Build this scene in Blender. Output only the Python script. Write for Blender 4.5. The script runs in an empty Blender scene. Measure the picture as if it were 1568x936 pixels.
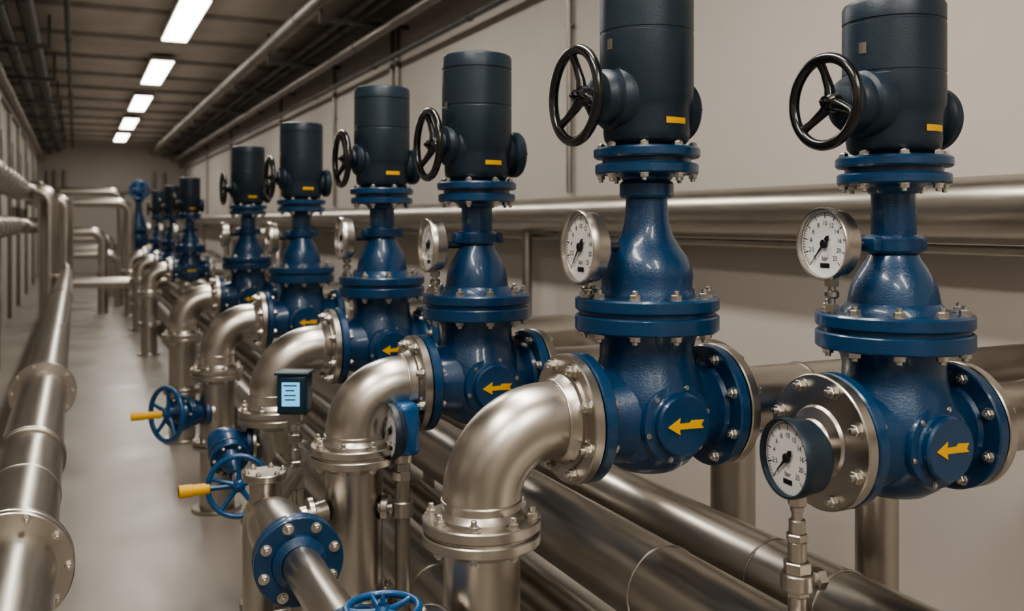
import bpy, bmesh, math
from mathutils import Vector, Matrix
from math import pi, sin, cos, radians

# ------------------------------------------------------------ materials
def mat(name, col, rough=0.5, metal=0.0, bump=0.0, bscale=60, var=0.08, vscale=6, coat=0.0,
        rvar=0.0, stretch=(1,1,1), emit=0, emitcol=None, spec=0.5):
    m = bpy.data.materials.new(name); m.use_nodes = True
    nt = m.node_tree; n = nt.nodes; l = nt.links
    b = n['Principled BSDF']
    b.inputs['Roughness'].default_value = rough
    b.inputs['Metallic'].default_value = metal
    b.inputs['Coat Weight'].default_value = coat
    b.inputs['Coat Roughness'].default_value = 0.12
    b.inputs['Specular IOR Level'].default_value = spec
    tc = n.new('ShaderNodeTexCoord'); mp = n.new('ShaderNodeMapping')
    mp.inputs['Scale'].default_value = stretch
    l.new(tc.outputs['Object'], mp.inputs['Vector'])
    nz = n.new('ShaderNodeTexNoise'); nz.inputs['Scale'].default_value = vscale
    nz.inputs['Detail'].default_value = 6
    l.new(mp.outputs[0], nz.inputs['Vector'])
    rmp = n.new('ShaderNodeValToRGB')
    rmp.color_ramp.elements[0].position = 0.3; rmp.color_ramp.elements[1].position = 0.7
    rmp.color_ramp.elements[0].color = (*[c*(1-var) for c in col], 1)
    rmp.color_ramp.elements[1].color = (*[min(1, c*(1+var)) for c in col], 1)
    l.new(nz.outputs['Fac'], rmp.inputs['Fac']); l.new(rmp.outputs[0], b.inputs['Base Color'])
    if rvar:
        mr = n.new('ShaderNodeMapRange')
        mr.inputs['From Min'].default_value = 0.3; mr.inputs['From Max'].default_value = 0.7
        mr.inputs['To Min'].default_value = rough-rvar; mr.inputs['To Max'].default_value = rough+rvar
        l.new(nz.outputs['Fac'], mr.inputs['Value']); l.new(mr.outputs[0], b.inputs['Roughness'])
    if bump:
        n2 = n.new('ShaderNodeTexNoise'); n2.inputs['Scale'].default_value = bscale
        n2.inputs['Detail'].default_value = 3
        l.new(mp.outputs[0], n2.inputs['Vector'])
        bp = n.new('ShaderNodeBump'); bp.inputs['Strength'].default_value = bump
        bp.inputs['Distance'].default_value = 0.002
        l.new(n2.outputs['Fac'], bp.inputs['Height']); l.new(bp.outputs[0], b.inputs['Normal'])
    if emit:
        b.inputs['Emission Color'].default_value = (*(emitcol or col), 1)
        b.inputs['Emission Strength'].default_value = emit
    return m

BLUE = mat('valve_blue_paint', (0.0020,0.043,0.118), 0.34, bump=0.5, bscale=190, var=0.12, coat=0.4)
BLUEW = mat('handwheel_blue_paint', (0.003,0.072,0.21), 0.33, coat=0.4)
SLATE = mat('motor_slate_paint', (0.0135,0.027,0.042), 0.40, bump=0.2, bscale=260, var=0.1)
BLACK = mat('black_enamel', (0.006,0.006,0.007), 0.25, coat=0.5)
STEEL = mat('brushed_stainless', (0.50,0.468,0.425), 0.32, 1.0, bump=0.035, bscale=110, var=0.05, vscale=7, rvar=0.03)
STEELP = mat('pipe_stainless', (0.49,0.46,0.415), 0.31, 1.0, var=0.05, vscale=5, rvar=0.025, stretch=(12,.8,12))
BOLT = mat('zinc_bolt', (0.60,0.57,0.52), 0.34, 1.0, var=0.15, vscale=30)
GALV = mat('support_steel', (0.33,0.31,0.28), 0.42, 1.0, var=0.1)
WHITE = mat('dial_white', (0.80,0.80,0.80), 0.35, var=0.02, coat=0.9)
INK = mat('dial_ink', (0.008,0.008,0.010), 0.5)
YEL = mat('yellow_paint', (0.80,0.44,0.010), 0.45, var=0.08)
WALL = mat('wall_plaster', (0.52,0.485,0.445), 0.75, bump=0.2, bscale=40, var=0.04, vscale=1.2)
CEIL = mat('ceiling_panel', (0.66,0.61,0.555), 0.8, var=0.10, vscale=1.5)
BEAM = mat('beam_grey', (0.38,0.35,0.315), 0.7, var=0.1)
DARKP = mat('dark_conduit', (0.10,0.097,0.09), 0.5, 0.3, var=0.12)
FLOOR = mat('floor_concrete', (0.33,0.305,0.27), 0.36, var=0.10, vscale=1.3, bump=0.1, bscale=20, rvar=0.08)
LAMP = mat('lamp_diffuser', (1,0.96,0.88), 0.5, emit=9, emitcol=(1,0.95,0.87))
TEAL = mat('device_housing', (0.004,0.030,0.055), 0.38, coat=0.2)
SCREEN = mat('device_screen', (0.15,0.42,0.65), 0.2, emit=1.0, emitcol=(0.16,0.48,0.80), var=0.1)

# ------------------------------------------------------------ geometry
def T(x,y,z): return Matrix.Translation((x,y,z))
def fr(o, ax, up=None):
    ax = Vector(ax).normalized()
    if up is None: return T(*o) @ ax.to_track_quat('Z','Y').to_matrix().to_4x4()
    up = Vector(up); y = (up - ax*up.dot(ax)).normalized(); x = y.cross(ax)
    m = Matrix((( x.x,y.x,ax.x,o[0]),(x.y,y.y,ax.y,o[1]),(x.z,y.z,ax.z,o[2]),(0,0,0,1)))
    return m

class G:
    def __init__(s): s.v=[]; s.f=[]; s.m=[]; s.mats=[]
    def mi(s, m):
        if m not in s.mats: s.mats.append(m)
        return s.mats.index(m)
    def add(s, vs, fs, m, M=Matrix()):
        o=len(s.v); k=s.mi(m)
        s.v += [M @ Vector(v) for v in vs]
        for f in fs: s.f.append([i+o for i in f]); s.m.append(k)
    def lathe(s, prof, m, M=Matrix(), seg=48):
        vs=[]; fs=[]; rings=[]
        for r,z in prof:
            if r < 1e-6: rings.append([len(vs)]); vs.append((0,0,z))
            else:
                rings.append(list(range(len(vs), len(vs)+seg)))
                vs += [(r*cos(2*pi*i/seg), r*sin(2*pi*i/seg), z) for i in range(seg)]
        for a,b in zip(rings, rings[1:]):
            for i in range(seg):
                j=(i+1)%seg
                if len(a)==1 and len(b)==1: continue
                if len(a)==1: fs.append([a[0], b[j], b[i]])
                elif len(b)==1: fs.append([a[i], a[j], b[0]])
                else: fs.append([a[i],a[j],b[j],b[i]])
        s.add(vs,fs,m,M)
    def disc(s, r, z0, z1, m, M=Matrix(), b=0.003, seg=48):
        if z0>z1: z0,z1=z1,z0
        s.lathe([(0,z0),(r-b,z0),(r,z0+b),(r,z1-b),(r-b,z1),(0,z1)], m, M, seg)
    def cyl(s, p, q, r, m, seg=24, b=0.0015):
        p=Vector(p); q=Vector(q); s.disc(r,0,(q-p).length,m,fr(p,q-p),b,seg)
    def box(s, c, d, m, M=Matrix(), bev=0.0):
        bm=bmesh.new(); bmesh.ops.create_cube(bm,size=1)
        for v in bm.verts: v.co = Vector((v.co.x*d[0], v.co.y*d[1], v.co.z*d[2])) + Vector(c)
        if bev: bmesh.ops.bevel(bm, geom=bm.edges[:], offset=bev, segments=3, affect='EDGES', profile=0.5)
        bm.verts.index_update()
        s.add([v.co.copy() for v in bm.verts], [[v.index for v in f.verts] for f in bm.faces], m, M)
        bm.free()
    def sweep(s, pts, r, m, seg=28, closed=False, M=Matrix(), caps=True):
        pts=[Vector(p) for p in pts]; n=len(pts); vs=[]; fs=[]
        def tan(i):
            if closed: return (pts[(i+1)%n]-pts[i-1]).normalized()
            if i==0: return (pts[1]-pts[0]).normalized()
            if i==n-1: return (pts[-1]-pts[-2]).normalized()
            return ((pts[i+1]-pts[i]).normalized()+(pts[i]-pts[i-1]).normalized()).normalized()
        t=tan(0); nrm=t.orthogonal().normalized()
        for i in range(n):
            t2=tan(i); nrm=(nrm - t2*nrm.dot(t2)).normalized(); bi=t2.cross(nrm)
            rr = r[i] if isinstance(r,(list,tuple)) else r
            for k in range(seg):
                a=2*pi*k/seg; vs.append(pts[i]+nrm*(rr*cos(a))+bi*(rr*sin(a)))
        for i in range(n if closed else n-1):
            for k in range(seg):
                a=i*seg; b=((i+1)%n)*seg; j=(k+1)%seg
                fs.append([a+k,a+j,b+j,b+k])
        if not closed and caps:
            fs.append(list(range(seg))[::-1]); fs.append([(n-1)*seg+k for k in range(seg)])
        s.add(vs,fs,m,M)
    def torus(s, R, r, m, M=Matrix(), seg=64, seg2=14):
        s.sweep([(R*cos(2*pi*i/seg),R*sin(2*pi*i/seg),0) for i in range(seg)], r, m, seg2, True, M)
    def bolt(s, M, r=0.012, h=0.010, stud=0.008, m=None):
        m = m or BOLT
        s.lathe([(0,0),(r*1.25,0),(r*1.25,0.0025),(0,0.0025)], m, M, 20)
        s.lathe([(r,0.0025),(r,h),(r*0.9,h+0.0015),(0,h+0.0015)], m, M, 6)
        if stud: s.lathe([(r*0.55,h),(r*0.55,h+stud),(r*0.4,h+stud+0.0015),(0,h+stud+0.0015)], m, M, 12)
    def bolts(s, n, R, z, M, down=False, ph=0.0, **k):
        for i in range(n):
            a=2*pi*(i+ph)/n
            L=M @ T(R*cos(a),R*sin(a),z)
            if down: L = L @ Matrix.Rotation(pi,4,'X')
            s.bolt(L,**k)
    def mesh(s, name):
        me=bpy.data.meshes.new(name); me.from_pydata([tuple(v) for v in s.v],[],s.f)
        for m in s.mats: me.materials.append(m)
        me.polygons.foreach_set('material_index', s.m)
        me.update()
        bm=bmesh.new(); bm.from_mesh(me); bmesh.ops.recalc_face_normals(bm,faces=bm.faces); bm.to_mesh(me); bm.free()
        me.polygons.foreach_set('use_smooth',[True]*len(me.polygons))
        me.set_sharp_from_angle(angle=radians(32))
        return me

COL=bpy.context.scene.collection
def obj(name, me, loc=(0,0,0), parent=None, rot=None):
    o=bpy.data.objects.new(name, me); COL.objects.link(o); o.location=loc
    if rot: o.rotation_euler=rot
    if parent: o.parent=parent
    return o
def empty(name, loc=(0,0,0)):
    o=bpy.data.objects.new(name,None); COL.objects.link(o); o.location=loc; o.empty_display_size=0.1; return o

def fillet(pts, rad, n=14):
    pts=[Vector(p) for p in pts]; out=[pts[0]]
    for i in range(1,len(pts)-1):
        p=pts[i]; a=(pts[i-1]-p).normalized(); b=(pts[i+1]-p).normalized()
        ang=a.angle(b); d=rad/math.tan(ang/2)
        c = p + (a+b).normalized()*(rad/sin(ang/2))
        s0=p+a*d-c; s1=p+b*d-c; tot=s0.angle(s1); ax=s0.cross(s1).normalized()
        for k in range(n+1):
            out.append(c + Matrix.Rotation(tot*k/n,3,ax) @ s0)
    out.append(pts[-1]); return out

_txt={}
def text_geo(t):
    if t not in _txt:
        c=bpy.data.curves.new('t','FONT'); c.body=t; c.size=1; c.align_x='CENTER'; c.align_y='CENTER'; c.resolution_u=3
        o=bpy.data.objects.new('t',c); COL.objects.link(o)
        bpy.context.view_layer.update()
        dg=bpy.context.evaluated_depsgraph_get()
        me=bpy.data.meshes.new_from_object(o.evaluated_get(dg))
        _txt[t]=([v.co.copy() for v in me.vertices],[list(p.vertices) for p in me.polygons])
        bpy.data.objects.remove(o); bpy.data.curves.remove(c); bpy.data.meshes.remove(me)
    return _txt[t]

# gauge: face looks along local +Z, stem leaves along local -Y
def gauge(g, M, R=0.085, depth=0.045, case=STEEL, needle=35):
    g.lathe([(0,-depth),(R*0.86,-depth),(R*0.93,-depth+0.006),(R*0.95,-0.012),(R,-0.010),(R,0.006),(R*0.975,0.010),
             (R*0.925,0.008),(R*0.91,0.000),(R*0.91,-0.004)], case, M, 64)
    g.lathe([(0,-0.004),(R*0.91,-0.004)], WHITE, M, 64)
    z=-0.0032
    def bar(a, r0, r1, w, zz=z):
        c,s_=cos(a),sin(a); p=Vector((-s_,c,0))*w/2
        A=Vector((c*r0,s_*r0,zz)); B=Vector((c*r1,s_*r1,zz))
        g.add([A-p,B-p,B+p,A+p],[[0,1,2,3]],INK,M)
    for i in range(51):
        a=radians(225-270*i/50)
        if i%5==0: bar(a,R*0.70,R*0.85,R*0.026)
        else: bar(a,R*0.77,R*0.85,R*0.012)
    for i in range(60):
        a0=radians(225-270*i/60); a1=radians(225-270*(i+1)/60)
        g.add([(cos(a0)*R*.85,sin(a0)*R*.85,z),(cos(a1)*R*.85,sin(a1)*R*.85,z),
               (cos(a1)*R*.866,sin(a1)*R*.866,z),(cos(a0)*R*.866,sin(a0)*R*.866,z)],[[0,1,2,3]],INK,M)
    for i,t in enumerate(['0','2.5','4','6','8','10','12','14','16','20','25']):
        a=radians(225-27*i); v,f=text_geo(t); sc=R*0.18
        g.add([(x.x*sc+cos(a)*R*.56, x.y*sc+sin(a)*R*.56, z) for x in v], f, INK, M)
    v,f=text_geo('bar'); g.add([(x.x*R*.19, x.y*R*.19-R*.40, z) for x in v], f, INK, M)
    g.add([(-R*.18,-R*.66,z),(R*.18,-R*.66,z),(R*.18,-R*.53,z),(-R*.18,-R*.53,z)],[[0,1,2,3]],INK,M)
    a=radians(needle); zz=0.001
    L=M @ Matrix.Rotation(a,4,'Z')
    g.add([(-R*.76,0,zz),(0,-R*.05,zz),(R*.20,-R*.085,zz),(R*.32,0,zz),(R*.20,R*.085,zz),(0,R*.05,zz)],[[0,1,2,3,4,5]],INK,L)
    g.disc(R*.12,-0.003,0.004,INK,M,0.001,24)
def stem(g, p, q, m=STEEL, r=0.009):
    p=Vector(p); q=Vector(q); L=(q-p).length; F=fr(p,q-p)
    g.lathe([(0,0),(r,0),(r,L),(0,L)],m,F,20)
    g.lathe([(0,L*.05),(r*1.8,L*.05),(r*1.8,L*.26),(0,L*.26)],m,F,6)
    g.lathe([(0,L*.42),(r*1.5,L*.42),(r*1.9,L*.47),(r*1.9,L*.6),(r*1.5,L*.65),(0,L*.65)],m,F,20)
    g.lathe([(0,L*.76),(r*1.9,L*.76),(r*1.9,L*.97),(0,L*.97)],m,F,6)

def handwheel(g, M, R, m, hub, spokes=3, ph=90, tube=0.0095, dish=0.02):
    g.torus(R,tube,m,M)
    g.lathe([(0,-dish-0.02),(R*.2,-dish-0.02),(R*.24,-dish-0.012),(R*.22,-dish+0.008),(R*.13,-dish+0.016),(R*.13,-dish+0.024),(0,-dish+0.024)],hub,M,32)
    for i in range(spokes):
        a=radians(ph)+2*pi*i/spokes; c,s_=cos(a),sin(a)
        pts=[(c*R*.12,s_*R*.12,-dish),(c*R*.35,s_*R*.35,-dish),(c*R*.7,s_*R*.7,-dish*.55),(c*R*.99,s_*R*.99,0)]
        g.sweep(pts,[tube*1.15,tube*.95,tube*.75,tube*.85],m,12,False,M)
    g.bolt(M@T(0,0,-dish+0.022),r=R*.07,h=0.008,stud=0.004,m=hub)

# ------------------------------------------------------------ valve meshes
def valve_meshes(key, collar, bell, top, wx, wr, gp, gr, bx):
    P={}
    g=G(); I=Matrix()
    g.lathe([(0,-.408),(.04,-.406),(.075,-.396),(.105,-.376),(.130,-.345),(.147,-.305),(.154,-.26),(.151,-.215),(.140,-.175),
             (.126,-.145),(.119,-.12),(.118,-.09),(.124,-.068),(.134,-.05)],BLUE,I,72)
    X=fr((0,0,-.255),(1,0,0))
    g.lathe([(.112,-.18),(.104,-.165),(.107,-.14),(.122,-.10),(.13,-.05),(.13,.05),(.122,.10),(.107,.14),(.104,.165),(.112,.18)],BLUE,X,64)
    g.disc(.156,-.207,-.176,BLUE,X,.004,64); g.disc(.156,.176,.207,BLUE,X,.004,64)
    for sgn in (-1,1):
        F=fr((sgn*.178,0,-.255),(-sgn,0,0)); g.bolts(8,.133,0,F,ph=.5,r=.012,h=.012,stud=.006)
    Y=fr((0,0,-.262),(0,-1,0))
    g.lathe([(.098,.06),(.098,.128),(.094,.136),(.078,.140),(.074,.146),(.074,.160),(.070,.166),(0,.166)],BLUE,Y,56)
    g.bolts(6,.087,.137,Y,ph=.25,r=.0055,h=.004,stud=0)
    sh=[(-.050,0),(-.016,.020),(-.018,.007),(.012,.007),(.017,.013),(.052,.011),(.044,0),(.052,-.009),(.012,-.007),(-.018,-.007),(-.016,-.020)]
    vs=[(x,-.1668,z-.262) for x,z in sh]+[(x,-.1690,z-.262) for x,z in sh]; n=len(sh)
    g.add(vs,[list(range(n,2*n))]+[[i,(i+1)%n,(i+1)%n+n,i+n] for i in range(n)],YEL)
    P['body']=g.mesh(key+'_body')
    g=G()
    g.disc(.181,-.050,-.010,BLUE,I,.004,80); g.disc(.170,-.012,.002,BLUE,I,.001,64); g.disc(.181,.0,.034,BLUE,I,.005,80)
    g.bolts(10,.158,.034,I,ph=.3,r=.0135,h=.013,stud=.010); g.bolts(10,.158,-.050,I,True,ph=.3,r=.0135,h=.012,stud=.008)
    P['bonnet_flange']=g.mesh(key+'_bonnet_flange')
    g=G()
    g.lathe(bell+[(.052,collar),(.052,.345)],BLUE,I,64)
    g.lathe([(.05,collar-.004),(.064,collar),(.068,collar+.006),(.068,collar+.034),(.064,collar+.040),(.05,collar+.044)],BLUE,I,56)
    if key!='b':
        for sgn in (-1,1): g.box((sgn*.066,0,collar+.02),(.045,.05,.036),BLUE,bev=.006)
    else:
        g.lathe([(.062,.345),(.062,collar+.045),(.05,collar+.04)],BLUE,I,56)
    g.lathe([(.05,.318),(.058,.322),(.066,.335),(.085,.343)],BLUE,I,56)
    P['bonnet_neck']=g.mesh(key+'_bonnet')
    g=G()
    g.disc(.130,.342,.368,BLUE,I,.004,72); g.disc(.112,.366,.384,BLUE,I,.001,64); g.disc(.134,.382,.408,BLUE,I,.005,72)
    g.bolts(8,.115,.342,I,True,ph=.2,r=.011,h=.010,stud=.008)
    g.bolts(8,.115,.408,I,ph=.2,r=.011,h=.009,stud=.003)
    P['actuator_flange']=g.mesh(key+'_actflange')
    g=G()
    g1=top-.13; g2=top-.055
    g.lathe([(.088,.405),(.088,.414),(.098,.418),(.106,.428),(.109,.445),(.110,.50),(.113,.515),(.118,.53),(.118,g1-.05),(.1165,g1-.048),(.1165,g1-.043),(.118,g1-.041),
             (.118,g2-.002),(.1155,g2),(.1155,g2+.005),(.118,g2+.007),(.118,top-.012),(.114,top-.004),(.106,top),(0,top+.002)],SLATE,I,80)
    H=fr((0,0,.530),(-1,0,0)); k=(wx-.013)/.212
    g.lathe([(.088,.05),(.088,.10*k),(.080,.120*k),(.070,.126*k),(.070,.140*k),(.062,.156*k),(.046,.162*k),(.040,.164*k),(.040,.176*k),(.026,.182*k),(.018,.184*k),(.018,.205*k)],SLATE,H,56)
    g.bolts(6,.058,.142*k,H,r=.006,h=.004,stud=0,m=SLATE)
    H=fr((0,0,.505),(1,0,0))
    g.lathe([(.06,.04),(.06,bx-.045),(.072,bx-.039),(.078,bx-.033),(.078,bx-.013),(.072,bx-.005),(.05,bx-.001),(0,bx)],SLATE,H,48)
    g.bolts(6,.064,bx-.007,H,r=.006,h=.004,stud=0,m=SLATE)
    for az,z,w,h,m,R in ((-82,.470,.062,.015,YEL,.110),(-172,.66,.020,.026,GALV,.118)):
        a0=radians(az); kk=8; vs=[]; fs=[]
        for i in range(kk+1):
            a=a0+(i/kk-.5)*w/R
            vs += [((R+.0015)*cos(a),(R+.0015)*sin(a),z-h/2),((R+.0015)*cos(a),(R+.0015)*sin(a),z+h/2)]
        for i in range(kk): fs.append([2*i,2*i+2,2*i+3,2*i+1])
        g.add(vs,fs,m)
    P['motor_actuator']=g.mesh(key+'_motor')
    g=G(); handwheel(g, fr((-wx,0,.530),(-1,0,0),(0,0,1)), wr, BLACK, BLACK, 3, 100, .0125)
    P['handwheel']=g.mesh(key+'_wheel')
    g=G()
    gx,gy,gz=gp
    gauge(g, fr(gp,(-1,.04,0),(0,0,1)), gr, .045, STEEL, 48)
    stem(g,(gx+.025,gy,.034),(gx+.025,gy,gz-gr*.93))
    p=Vector((gx+.04,gy,gz)); q=Vector((-.05 if key!='b' else -.07,0,gz))
    g.cyl(p,q,.011,SLATE)
    P['pressure_gauge']=g.mesh(key+'_gauge')
    return P

bellA=[(.122,.030),(.118,.045),(.106,.058),(.103,.075),(.098,.098),(.088,.122),(.074,.145),(.062,.163),(.055,.180)]
bellB=[(.122,.030),(.119,.048),(.114,.060),(.116,.085),(.112,.11),(.101,.135),(.083,.160),(.066,.188),(.057,.22),(.053,.26)]
VA=valve_meshes('a',.178,bellA,.778,.218,.101,(-.178,.045,.200),.087,.160)
VB=valve_meshes('b',.283,bellB,.870,.207,.112,(-.190,.008,.160),.092,.124)
VC=valve_meshes('c',.200,[(r,z*1.12 if z>.07 else z) for r,z in bellA],.836,.175,.110,(-.184,-.022,.197),.089,.160)

# riser: flange + elbow + drop pipe to the floor
def riser_meshes(zv, drop, RX, br):
    P={}; fl=-zv
    g=G()
    X=fr((0,0,-.255),(-1,0,0))
    g.disc(.156,.211,.238,STEEL,X,.003,64)
    g.lathe([(.118,.236),(.118,.243),(.108,.246),(.100,.262),(.094,.270)],STEEL,X,56)
    g.bolts(8,.133,.238,X,ph=.5,r=.014,h=.013,stud=.010)
    g.sweep(fillet([(-.262,0,-.255),(RX,0,-.255),(RX,0,drop+.02)],br,22),.092,STEEL,48)
    g.torus(.0925,.003,STEEL,fr((-.268,0,-.255),(1,0,0)),48,8)
    g.torus(.0925,.003,STEEL,T(RX,0,-.257-br),48,8)
    P['elbow']=g.mesh('elbow')
    g=G(); F=T(RX,0,drop)
    g.lathe([(.092,.050),(.098,.042),(.104,.036),(.104,.030)],STEEL,F,48)
    g.disc(.138,.004,.030,STEEL,F,.003,64); g.disc(.130,-.004,.006,STEEL,F,.001,64); g.disc(.138,-.028,-.003,STEEL,F,.003,64)
    g.lathe([(.104,-.028),(.104,-.036),(.090,-.050)],STEEL,F,48)
    g.bolts(8,.119,.030,F,ph=.3,r=.0125,h=.011,stud=.013); g.bolts(8,.119,-.028,F,True,ph=.3,r=.012,h=.010,stud=.006)
    g.lathe([(.090,-.04),(.090,fl-drop+.01)],STEEL,F,48)
    z=.36-zv-drop
    g.disc(.128,z,z+.02,STEEL,F); g.disc(.128,z-.024,z-.004,STEEL,F); g.bolts(8,.111,z+.02,F,r=.011,h=.01,stud=.008)
    g.disc(.13,fl-drop+.001,fl-drop+.02,STEEL,F)
    P['drop_pipe']=g.mesh('drop_pipe')
    return P

def outlet_mesh(xv,zv,turn):
    g=G(); X=fr((0,0,-.255),(1,0,0)); L=3.1-xv
    g.disc(.156,.211,.238,STEEL,X,.003,64)
    g.lathe([(.118,.236),(.118,.243),(.104,.250),(.094,.275),(.088,.280)],STEEL,X,48)
    g.bolts(8,.133,.238,X,ph=.5,r=.014,h=.013,stud=.010)
    if turn:
        xx=turn-xv
        g.sweep(fillet([(.27,0,-.255),(xx,0,-.255),(xx,0,-zv)],.15,14),.086,STEEL,44)
        F=T(xx,0,-.50); g.disc(.13,.003,.025,STEEL,F); g.disc(.13,-.022,0,STEEL,F); g.bolts(8,.112,.025,F,r=.011,h=.01,stud=.008)
        g.disc(.13,-zv,-zv+.018,STEEL,T(xx,0,0))
    else:
        g.lathe([(.088,.275),(.088,L-.005)],STEEL,X,48)
        g.torus(.0885,.003,STEEL,X@T(0,0,.50),48,8)
        g.disc(.10,L-.02,L-.005,STEEL,X,.003,48)
    return g.mesh('outlet')

valves=[(1.787,1.634,1.298,VA,None,0),(1.309,1.981,1.328,VB,(-.490,-.455,.165),0),(1.230,2.894,1.276,VC,(-.462,-.425,.145),2.31),(1.185,3.825,1.285,VC,(-.520,-.46,.175),2.2),
        (1.146,5.21,1.265,VC,(-.53,-.455,.175),2.2),(1.140,6.95,1.262,VC,(-.53,-.455,.175),2.2),(1.23,11.6,1.24,VC,(-.53,-.455,.175),2.2),(1.28,14.3,1.24,VC,(-.53,-.455,.175),2.0),(1.27,16.6,1.24,VC,(-.53,-.455,.175),2.2)]
for (x,y,z,P,rs,turn) in valves:
    e=empty('motorized_gate_valve',(x,y,z))
    for k,me in P.items(): obj(k,me,parent=e)
    o=empty('outlet_pipe',(x,y,z)); obj('outlet_flange_pipe',outlet_mesh(x,z,turn),parent=o)
    if rs is not None:
        r=empty('inlet_elbow_riser',(x,y,z))
        for k,me in riser_meshes(z,*rs).items(): obj(k,me,parent=r)
# tall blue handwheel valve at the far end of the row
e=empty('rising_stem_valve',(1.16,20.3,0))
g=G()
g.cyl((0,0,0),(0,0,1.0),.10,STEEL); g.disc(.22,.92,.97,BLUE); g.disc(.22,.98,1.03,BLUE)
g.lathe([(.14,1.03),(.19,1.12),(.20,1.22),(.16,1.34),(.13,1.38)],BLUE); g.disc(.22,1.36,1.41,BLUE); g.disc(.22,1.42,1.47,BLUE)
g.lathe([(.15,1.47),(.12,1.6),(.07,1.75),(.06,1.95),(.10,2.0),(.12,2.1),(.12,2.28),(.08,2.34),(0,2.34)],BLUE)
g.bolts(8,.19,1.47,Matrix(),r=.016,h=.014,stud=.012)
obj('valve_body',g.mesh('rsv'),parent=e)
g=G(); handwheel(g,fr((0,-.22,2.19),(-.2,-1,0),(0,0,1)),.17,BLUEW,BLUEW,5,90,.026); g.cyl((0,-.22,2.19),(0,0,2.19),.03,BOLT)
obj('handwheel',g.mesh('rsw'),parent=e)

g=G(); X=fr((0,0,-.255),(-1,0,0))
g.disc(.156,.211,.240,STEEL,X,.003,64); g.bolts(8,.133,.240,X,ph=.5,r=.014,h=.013,stud=.010)
g.lathe([(.085,.240),(.080,.247),(.055,.254),(.046,.268),(.036,.280),(.032,.30),(0,.30)],STEEL,X,40)
obj('blind_flange',g.mesh('blind_flange'),(1.787,1.634,1.298))

def post(x,y,ztop,r=.06,name='pipe_support_post'):
    g=G(); g.cyl((0,0,.0),(0,0,ztop),r,STEEL,36); g.disc(r*1.7,0,.014,GALV,seg=32)
    g.disc(r*1.15,ztop-.03,ztop-.01,GALV,seg=32)
    return obj(name,g.mesh(name),(x,y,0))
post(2.10,1.981,1.328-.255-.089)

# ------------------------------------------------------------ long pipes
def pipe(name, pts, r, m=STEELP, bend=None, rings=(), flanges=(), seg=44, clamps=()):
    g=G(); b=bend or r*2
    g.sweep(fillet(pts,b) if len(pts)>2 else pts, r, m, seg)
    for (p,ax) in rings: g.torus(r,.0035,STEEL,fr(p,ax),44,8)
    for (p,ax) in clamps:
        F=fr(p,ax); g.disc(r+.008,-.02,.02,STEEL,F,.002,48); g.torus(r+.008,.005,STEEL,F@T(0,0,.02),44,8); g.torus(r+.008,.005,STEEL,F@T(0,0,-.02),44,8)
    for (p,ax,R) in flanges:
        F=fr(p,ax)
        g.disc(R,-.03,-.003,STEEL,F,.003,64); g.disc(R,.003,.03,STEEL,F,.003,64); g.disc(R*.93,-.004,.004,STEEL,F,.001,48)
        bc=(R+r+.012)/2
        g.bolts(10,bc,.03,F,r=.011,h=.012,stud=.010); g.bolts(10,bc,-.03,F,True,r=.011,h=.012,stud=.010)
    return obj(name,g.mesh(name))
ay=(0,1,0)
WX=-.158
pipe('walkway_pipe',[(WX,-2.9,.65),(WX,18,.65),(WX,18,1.95),(-.7,18,1.95),(-.7,24,1.95)],.114,bend=.2,
     rings=[((WX,y,.65),ay) for y in (3.4,8.2,10.5)], clamps=[((WX,3.95,.65),ay),((WX,12,.65),ay)],
     flanges=[((WX,2.72,.65),ay,.157),((WX,5.5,.65),ay,.162)])
pipe('header_pipe',[(1.376,-2.9,.60),(1.376,24,.60)],.112,rings=[((1.376,y,.6),ay) for y in (2.0,4.4,7,9,11)],
     flanges=[((1.376,8.2,.6),ay,.16)], clamps=[((1.376,10.2,.6),ay),((1.376,13.2,.6),ay)])
pipe('header_pipe',[(1.69,-2.9,.60),(1.69,24,.60)],.10,rings=[((1.69,y,.6),ay) for y in (1.95,1.70,4,6)])
pipe('return_pipe',[(1.12,-2.9,.28),(1.12,24,.28)],.09,rings=[((1.12,y,.28),ay) for y in (3,5,7)])
pipe('return_pipe',[(1.45,-2.9,.25),(1.45,24,.25)],.08)
pipe('wall_pipe',[(2.87,-2.9,1.60),(2.87,29,1.60)],.112,rings=[((2.87,y,1.6),ay) for y in (1,7,13)])
pipe('wall_pipe',[(2.93,-2.9,1.45),(2.93,29,1.45)],.020)

g=G()
for y in (-1.5,5.85,9,12.5,16,20,24):
    g.cyl((2.87,y,0),(2.87,y,1.49),.035,GALV); g.box((2.98,y,1.47),(.24,.05,.03),GALV); g.disc(.07,0,.012,GALV,T(2.87,y,0))
obj('wall_pipe_supports',g.mesh('wps'))
g=G()
for y in (.2,4.9,8.9,12.9,17,21):
    g.box((1.53,y,.465),(.56,.06,.05),GALV)
    for x in (1.28,1.79): g.box((x,y,.22),(.05,.05,.44),GALV); g.box((x,y,.006),(.12,.12,.012),GALV)
obj('pipe_rack_frames',g.mesh('prf'))
g=G()
for y in (-1,5.9,9.2,12.6,16):
    g.box((WX,y,.26),(.05,.05,.52),GALV); g.box((WX,y,.525),(.2,.06,.02),GALV); g.box((WX,y,.006),(.14,.14,.012),GALV)
obj('walkway_pipe_stands',g.mesh('wpst'))

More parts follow.
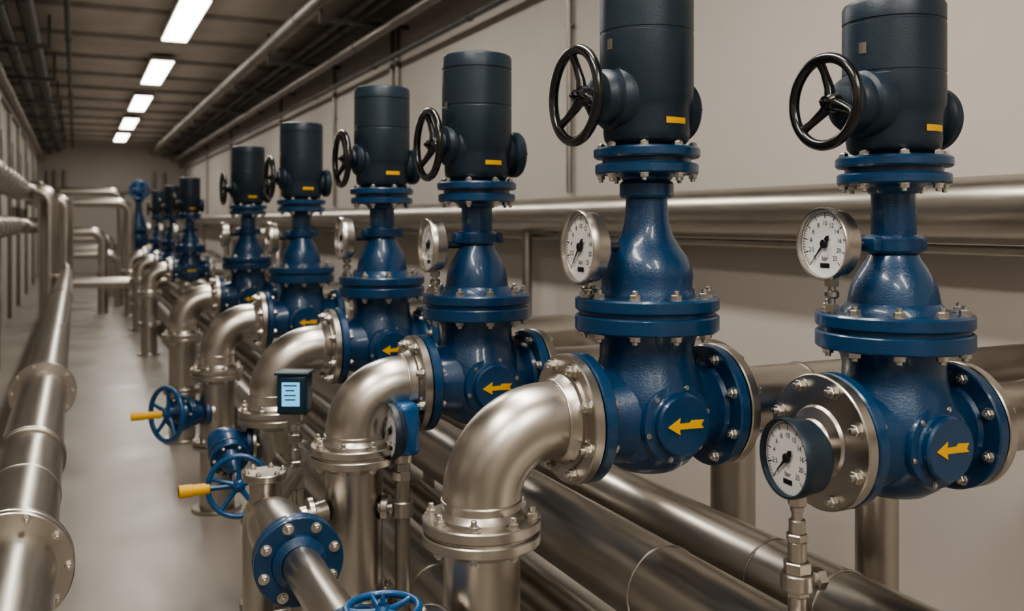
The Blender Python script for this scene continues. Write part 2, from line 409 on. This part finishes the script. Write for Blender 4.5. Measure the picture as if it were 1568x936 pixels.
pipe('insulated_pipe',[(-.74,-2.9,2.02),(-.74,15.6,2.02),(-.36,15.6,2.02),(-.36,15.6,.0)],.14,bend=.22,clamps=[((-.74,y*.7,2.02),ay) for y in range(8,22)])
pipe('insulated_pipe',[(-.74,-2.9,1.50),(-.74,14.6,1.50),(-.48,14.6,1.5)],.11,bend=.2,clamps=[((-.74,y*.7,1.5),ay) for y in range(8,20)])
pipe('insulated_pipe',[(-.78,-2.9,1.20),(-.78,11,1.20),(-.78,11,.0)],.07,bend=.16)
pipe('crossover_pipe',[(-.03,15.2,.65),(1.26,15.2,.62)],.08)
pipe('crossover_pipe',[(-.03,19.5,1.92),(.95,19.5,1.92),(.95,19.5,.0)],.09,bend=.22)
pipe('crossover_pipe',[(-.3,22,2.2),(.9,22,2.2),(.9,22,.0)],.09,bend=.22)
pipe('crossover_pipe',[(-.03,17.2,1.38),(.42,17.2,1.38),(.42,17.2,.0)],.085,bend=.2)
pipe('crossover_pipe',[(-.03,18.6,.95),(.72,18.6,.95),(.72,18.6,.0)],.08,bend=.2)
pipe('crossover_pipe',[(-.1,21,1.2),(.7,21,1.2),(.7,21,0)],.09,bend=.2)
pipe('crossover_pipe',[(-.6,24.3,.9),(2.4,24.3,.9)],.11)
pipe('looped_pipe',[(2.45,12.6,.0),(2.45,12.6,1.35),(2.45,15.9,1.35),(2.45,15.9,.0)],.12,bend=.3)

# ------------------------------------------------------------ foreground instruments
e=empty('pressure_gauge_standpipe',(1.41,1.55,1.043))
g=G(); NX=(-1,.10,0); gauge(g, fr((-.03,0,0),NX,(0,0,1)), .086,.050,SLATE,46)
g.lathe([(0,-.075),(.062,-.075),(.078,-.058),(.083,-.02),(.083,0)],SLATE,fr((-.03,0,0),NX,(0,0,1)),48)
obj('dial_case',g.mesh('lg1'),parent=e)
g=G()
g.cyl((0,0,-.078),(0,0,-.32),.012,STEEL)
for z0,z1,r,s_ in ((-.082,-.105,.021,6),(-.105,-.118,.015,20),(-.135,-.165,.018,20),(-.165,-.182,.024,6),(-.182,-.225,.020,24),(-.225,-.25,.030,6),(-.25,-.285,.036,24),(-.285,-.30,.026,6),(-.30,-.335,.02,24)):
    g.disc(r,z0,z1,STEEL,seg=s_,b=.002)
g.cyl((0,0,-.268),(.045,-.01,-.268),.018,STEEL); g.cyl((.04,-.01,-.268),(.06,-.012,-.268),.024,STEEL,6)
g.cyl((.03,.0,0),(.10,.06,0),.014,STEEL)
obj('fittings',g.mesh('lg1f'),parent=e)

e=empty('gauge_standpipe',(.935,2.80,0))
g=G(); gauge(g, fr((-.045,-.01,.895),(-1,-.02,0),(0,0,1)), .088,.03,SLATE,46)
g.box((.005,.0,.90),(.075,.11,.165),BLUEW,Matrix(),.02)
obj('dial_case',g.mesh('lg2'),parent=e)
g=G(); g.cyl((0,0,0),(0,0,.81),.024,GALV); g.cyl((0,0,.70),(0,0,.80),.013,STEEL); g.disc(.032,.735,.765,STEEL,seg=6); g.disc(.03,.79,.82,STEEL,seg=24)
g.cyl((-.07,.045,.645),(0,0,.645),.02,STEEL); g.disc(.034,.62,.67,STEEL,seg=24)
g.disc(.04,-.012,.012,STEEL,fr((-.045,.03,.645),(-1,.6,0)))
obj('stand_tube',g.mesh('lg2s'),parent=e)

e=empty('digital_pressure_transmitter',(.745,3.50,0))
R=Matrix.Rotation(radians(-26),4,'Z')
g=G(); Mx=T(0,0,.908)@R
g.box((0,0,0),(.115,.095,.150),TEAL,Mx,.012); g.box((-.002,-.049,.0),(.098,.008,.130),TEAL,Mx,.003)
g.box((-.002,-.0535,.004),(.066,.003,.088),SCREEN,Mx)
for i,(w,zz) in enumerate(((.05,.036),(.034,.018),(.045,.0),(.04,-.016))): g.box((-.004,-.0553,zz),(w,.001,.005),TEAL,Mx)
g.box((0,-.001,.078),(.128,.106,.010),TEAL,Mx,.004)
obj('housing',g.mesh('dpt'),parent=e)
g=G(); g.cyl((0,0,.83),(0,0,.56),.013,STEEL)
for z0,z1,r,s_ in ((.835,.80,.03,6),(.79,.765,.02,24),(.755,.72,.028,6),(.70,.66,.019,24),(.655,.63,.03,6),(.63,.55,.034,24)): g.disc(r,z0,z1,STEEL,seg=s_)
g.cyl((0,0,.60),(-.01,.24,.60),.028,STEEL); g.cyl((0,0,.60),(-.15,0,.60),.018,STEEL); g.disc(.034,-.01,.01,STEEL,fr((-.12,0,.6),(1,0,0)))
g.cyl((0,0,.55),(0,0,.36),.034,STEEL); g.disc(.05,.35,.37,STEEL)
g.cyl((0,0,.36),(0,0,0),.03,STEEL)
obj('manifold_stem',g.mesh('dpts'),parent=e)

def small_valve(name, wc, nrm, bc, tap, R, hs, he, hr, hub=BLUEW):
    e=empty(name,bc); bc=Vector(bc); wc=Vector(wc)-bc; nv=Vector(nrm).normalized(); tap=Vector(tap)-bc
    g=G(); handwheel(g, fr(wc,nv,(0,0,1)), R, BLUEW, hub, 5, 90, R*.095, .012)
    obj('handwheel',g.mesh('sw'),parent=e)
    g=G(); g.cyl(wc,(0,0,0),R*.13,BOLT); F=fr((0,0,0),wc)
    L=wc.length
    g.disc(R*.68,L*.28,L*.40,BLUE,F); g.disc(R*.68,L*.14,L*.26,BLUE,F); g.bolts(6,R*.55,L*.40,F,r=.007,h=.006,stud=.004)
    g.lathe([(R*.45,L*.40),(R*.34,L*.5),(R*.22,L*.62),(R*.2,L*.75),(0,L*.75)],BLUE,F,32)
    ax=tap.normalized(); F=fr((0,0,0),ax)
    g.lathe([(0,-R*.65),(R*.35,-R*.6),(R*.55,-R*.3),(R*.6,0),(R*.55,R*.3),(R*.38,R*.6),(R*.36,R*.8)],BLUE,F,40)
    g.disc(R*.66,R*.75,R*.92,BLUE,F); g.disc(R*.66,R*.95,R*1.1,STEEL,F); g.bolts(6,R*.54,R*1.1,F,r=.007,h=.006,stud=.004)
    g.disc(R*.35,R*.9,tap.length,STEEL,F)
    obj('valve_body',g.mesh('sb'),parent=e)
    g=G(); back=wc-nv*.022; A=back+Vector((hs,0,0)); B=back+Vector((he,0,0))
    g.cyl(back,A,hr*.5,BLUEW); g.cyl(A,B,hr,YEL,24,.003)
    g.disc(hr*1.12,(A-B).length*.55,(A-B).length,YEL,fr(A,B-A),.003)
    obj('lever_handle',g.mesh('sh'),parent=e)
small_valve('drain_valve',(.552,3.58,.560),(-.20,-1,.10),(.540,3.84,.665),(.645,3.825,.665),.110,-.105,-.215,.021)
small_valve('isolation_valve',(.425,5.10,.555),(-.86,-.50,.05),(.535,5.22,.53),(.62,5.21,.53),.135,-.04,-.19,.019)

e=empty('branch_line_pipe',(.562,2.6,.606))
g=G(); g.sweep(fillet([(0,-3.2,0),(0,.62,0),(0,.62,-.606)],.12,14),.053,STEEL,40)
g.lathe([(.056,.05),(.08,.09),(.088,.16),(.088,.30),(.08,.36),(.056,.42)],STEEL,fr((0,0,0),ay),44)
g.cyl((.0,.26,.02),(.15,.28,.04),.033,STEEL); g.disc(.048,.09,.11,STEEL,fr((0,.27,.03),(1,0,0.1)))
g.cyl((0,.5,0),(.16,.88,0),.045,STEEL); g.cyl((0,.5,0),(0,.5,.10),.05,STEEL); g.disc(.07,.10,.125,STEEL,T(0,.5,0)); g.bolts(6,.058,.125,T(0,.5,0),r=.008,h=.007,stud=.005)
obj('pipe',g.mesh('bl'),parent=e)
g=G(); F=fr((0,0,0),(-.02,-1,0)); g.disc(.124,.0,.024,BLUE,F,.003,64); g.disc(.124,-.030,-.004,BLUE,F,.003,64); g.bolts(8,.102,.024,F,ph=.4,r=.0125,h=.011,stud=.008)
g.lathe([(.078,.024),(.075,.034),(.054,.05)],BLUE,F,44); g.bolts(8,.102,-.03,F,True,ph=.4,r=.0125,h=.011,stud=.006)
obj('flange',g.mesh('blf'),parent=e)
e=empty('branch_gate_valve',(.600,1.93,.592))
g=G(); handwheel(g,T(0,0,.124),.078,BLUEW,BLUEW,5,20,.0085,.008); obj('handwheel',g.mesh('bw'),parent=e)
g=G(); g.cyl((0,0,0),(0,0,.12),.012,BOLT); g.lathe([(.072,-.05),(.072,.03),(.05,.055),(.03,.08),(0,.08)],BLUE)
for s_ in (-.10,.10): g.disc(.09,s_-.012,s_+.012,BLUE,fr((-.038,0,.01),ay))
g.lathe([(.058,-.1),(.074,-.04),(.074,.04),(.058,.1)],BLUE,fr((-.038,0,.01),ay))
obj('valve_body',g.mesh('bb'),parent=e)
g=G(); F=fr((.78,1.98,.59),(-.8,-.6,0.45)); g.disc(.045,0,.10,STEEL,F); g.disc(.072,.09,.112,STEEL,F); g.lathe([(.055,.112),(.045,.128),(.02,.136),(0,.136)],STEEL,F); g.bolts(6,.062,.112,F,r=.008,h=.007,stud=.004)
obj('riser_nozzle',g.mesh('rn'))

# ------------------------------------------------------------ room
def slab(name,c,d,m):
    g=G(); g.box(c,d,m); me=g.mesh(name); me.polygons.foreach_set('use_smooth',[False]*len(me.polygons)); return obj(name,me)
H=3.95; Y0=-3; Y1=31; XL=-1.0; XR=3.1; ym=(Y0+Y1)/2; yl=Y1-Y0
slab('floor',((XL+XR)/2,ym,-.05),(XR-XL+.4,yl+.4,.1),FLOOR)
slab('ceiling',((XL+XR)/2,ym,H+.05),(XR-XL+.4,yl+.4,.1),CEIL)
slab('wall_right',(XR+.05,ym,H/2),(.1,yl+.4,H),WALL)
slab('wall_left',(XL-.05,ym,H/2),(.1,yl+.4,H),WALL)
slab('wall_end',((XL+XR)/2,Y1+.05,H/2),(XR-XL,.1,H),WALL)
slab('wall_back',((XL+XR)/2,Y0-.05,H/2),(XR-XL,.1,H),WALL)
g=G(); y=-2.4
while y<30.8:
    g.box(((XL+XR)/2,y,H-.025),(XR-XL,.07,.05),BEAM); y+=1.7
obj('ceiling_beams',g.mesh('cb'))
g=G()
for y in (5.6,9.35,9.55,12.0,15.5,21,25):
    g.cyl((3.07,y,1.75),(3.07,y,H-.07),.020,GALV,16)
    for z in (2.1,2.9,3.6): g.box((3.08,y,z),(.04,.07,.02),GALV)
obj('wall_conduits_right',g.mesh('wcr'))
g=G()
for y in (9.5,11,12.6,14.5,17,19.5,22.5,26):
    g.cyl((-.96,y,0),(-.96,y,3.3),.03,GALV,16)
    g.box((-.96,y+.4,2.6),(.07,.25,.5),GALV)
obj('wall_conduits_left',g.mesh('wcl'))
g=G()
for x in (-.75,-.55,-.3,2.2,2.5): g.cyl((x,30.93,0),(x,30.93,3.1),.05,GALV,16)
g.cyl((-.9,30.9,2.5),(3,30.9,2.5),.05,GALV,16)
obj('wall_conduits_end',g.mesh('wce'))
# overhead services
def rack(name, runs, brackets):
    e=empty(name,(runs[0][1],0,3.6)); off=Vector(e.location)
    for nm,x,z,r,m in runs:
        g=G(); g.cyl((x,Y0+.05,z),(x,Y1-.3,z),r,m,24); y=-1
        while y<30: g.disc(r+.01,-.015,.015,m,fr((x,y,z),ay),seg=24); y+=2.7
        obj(nm,g.mesh(nm),loc=-off,parent=e)
    g=G(); y=-1.8
    while y<30.5: brackets(g,y); y+=2.7
    obj('brackets',g.mesh('br'),loc=-off,parent=e)
    return e,off
def brR(g,y):
    g.box((2.62,y,3.53),(.9,.05,.04),DARKP); g.box((2.17,y,3.69),(.03,.03,.40),DARKP)
def brL(g,y):
    g.box((-.62,y,3.53),(.70,.05,.04),DARKP); g.box((-.27,y,3.70),(.03,.03,.38),DARKP)
e,off=rack('overhead_pipe_rack',[('pipe',2.15,3.70,.085,GALV),('conduit_1',2.45,3.60,.035,DARKP),('conduit_2',2.60,3.60,.03,DARKP),('conduit_3',2.75,3.45,.05,GALV),('conduit_4',2.95,3.25,.03,DARKP)],brR)
g=G()
g.box((2.84,ym,3.62),(.34,yl-.6,.02),DARKP); g.box((2.67,ym,3.66),(.01,yl-.6,.09),DARKP); g.box((3.01,ym,3.66),(.01,yl-.6,.09),DARKP)
obj('cable_tray',g.mesh('ct'),loc=-off,parent=e)
rack('overhead_pipe_rack',[('pipe_1',-.45,3.70,.08,DARKP),('pipe_2',-.68,3.62,.07,DARKP),('conduit_1',-.85,3.4,.05,GALV),('conduit_2',-.08,3.78,.03,DARKP)],brL)

# lamps
warm=(1.0,0.94,0.86)
def lamp(x,yc,ln,energy):
    e=empty('ceiling_lamp',(x,yc,H-.09))
    g=G(); g.box((0,0,.02),(.34,ln+.08,.06),BEAM,bev=.005); obj('lamp_housing',g.mesh('lh'),parent=e)
    g=G(); g.box((0,0,-.016),(.29,ln,.012),LAMP); obj('diffuser',g.mesh('ld'),parent=e)
    L=bpy.data.lights.new('lamp_light','AREA'); L.shape='RECTANGLE'; L.size=.28; L.size_y=ln-.02; L.color=warm; L.energy=energy
    o=bpy.data.objects.new('tube_light',L); COL.objects.link(o); o.parent=e; o.location=(0,0,-.03)
for yc in (-1.4,2.8,7.0,11.25,15.3,19.4,23.5,27.4):
    lamp(1.13,yc,2.42,{-1.4:62,2.8:55,7.0:42}.get(yc,32))
for x,yc in ((-.35,-1.2),(-.35,1.4)): lamp(x,yc,1.42,54)

w=bpy.data.worlds.new('world'); bpy.context.scene.world=w; w.use_nodes=True
w.node_tree.nodes['Background'].inputs[0].default_value=(.5,.48,.45,1); w.node_tree.nodes['Background'].inputs[1].default_value=.2
try: bpy.context.scene.view_settings.look='AgX - Medium High Contrast'
except Exception: pass

# ------------------------------------------------------------ camera
c=bpy.data.cameras.new('camera'); cam=bpy.data.objects.new('camera',c); COL.objects.link(cam)
cam.location=(0,0,1.55); cam.rotation_euler=(radians(90),0,radians(-25.2))
c.sensor_width=36; c.lens=32.6; c.shift_y=-.0816; c.clip_start=.02
c.dof.use_dof=True; c.dof.focus_distance=2.4; c.dof.aperture_fstop=2.8
bpy.context.scene.camera=cam
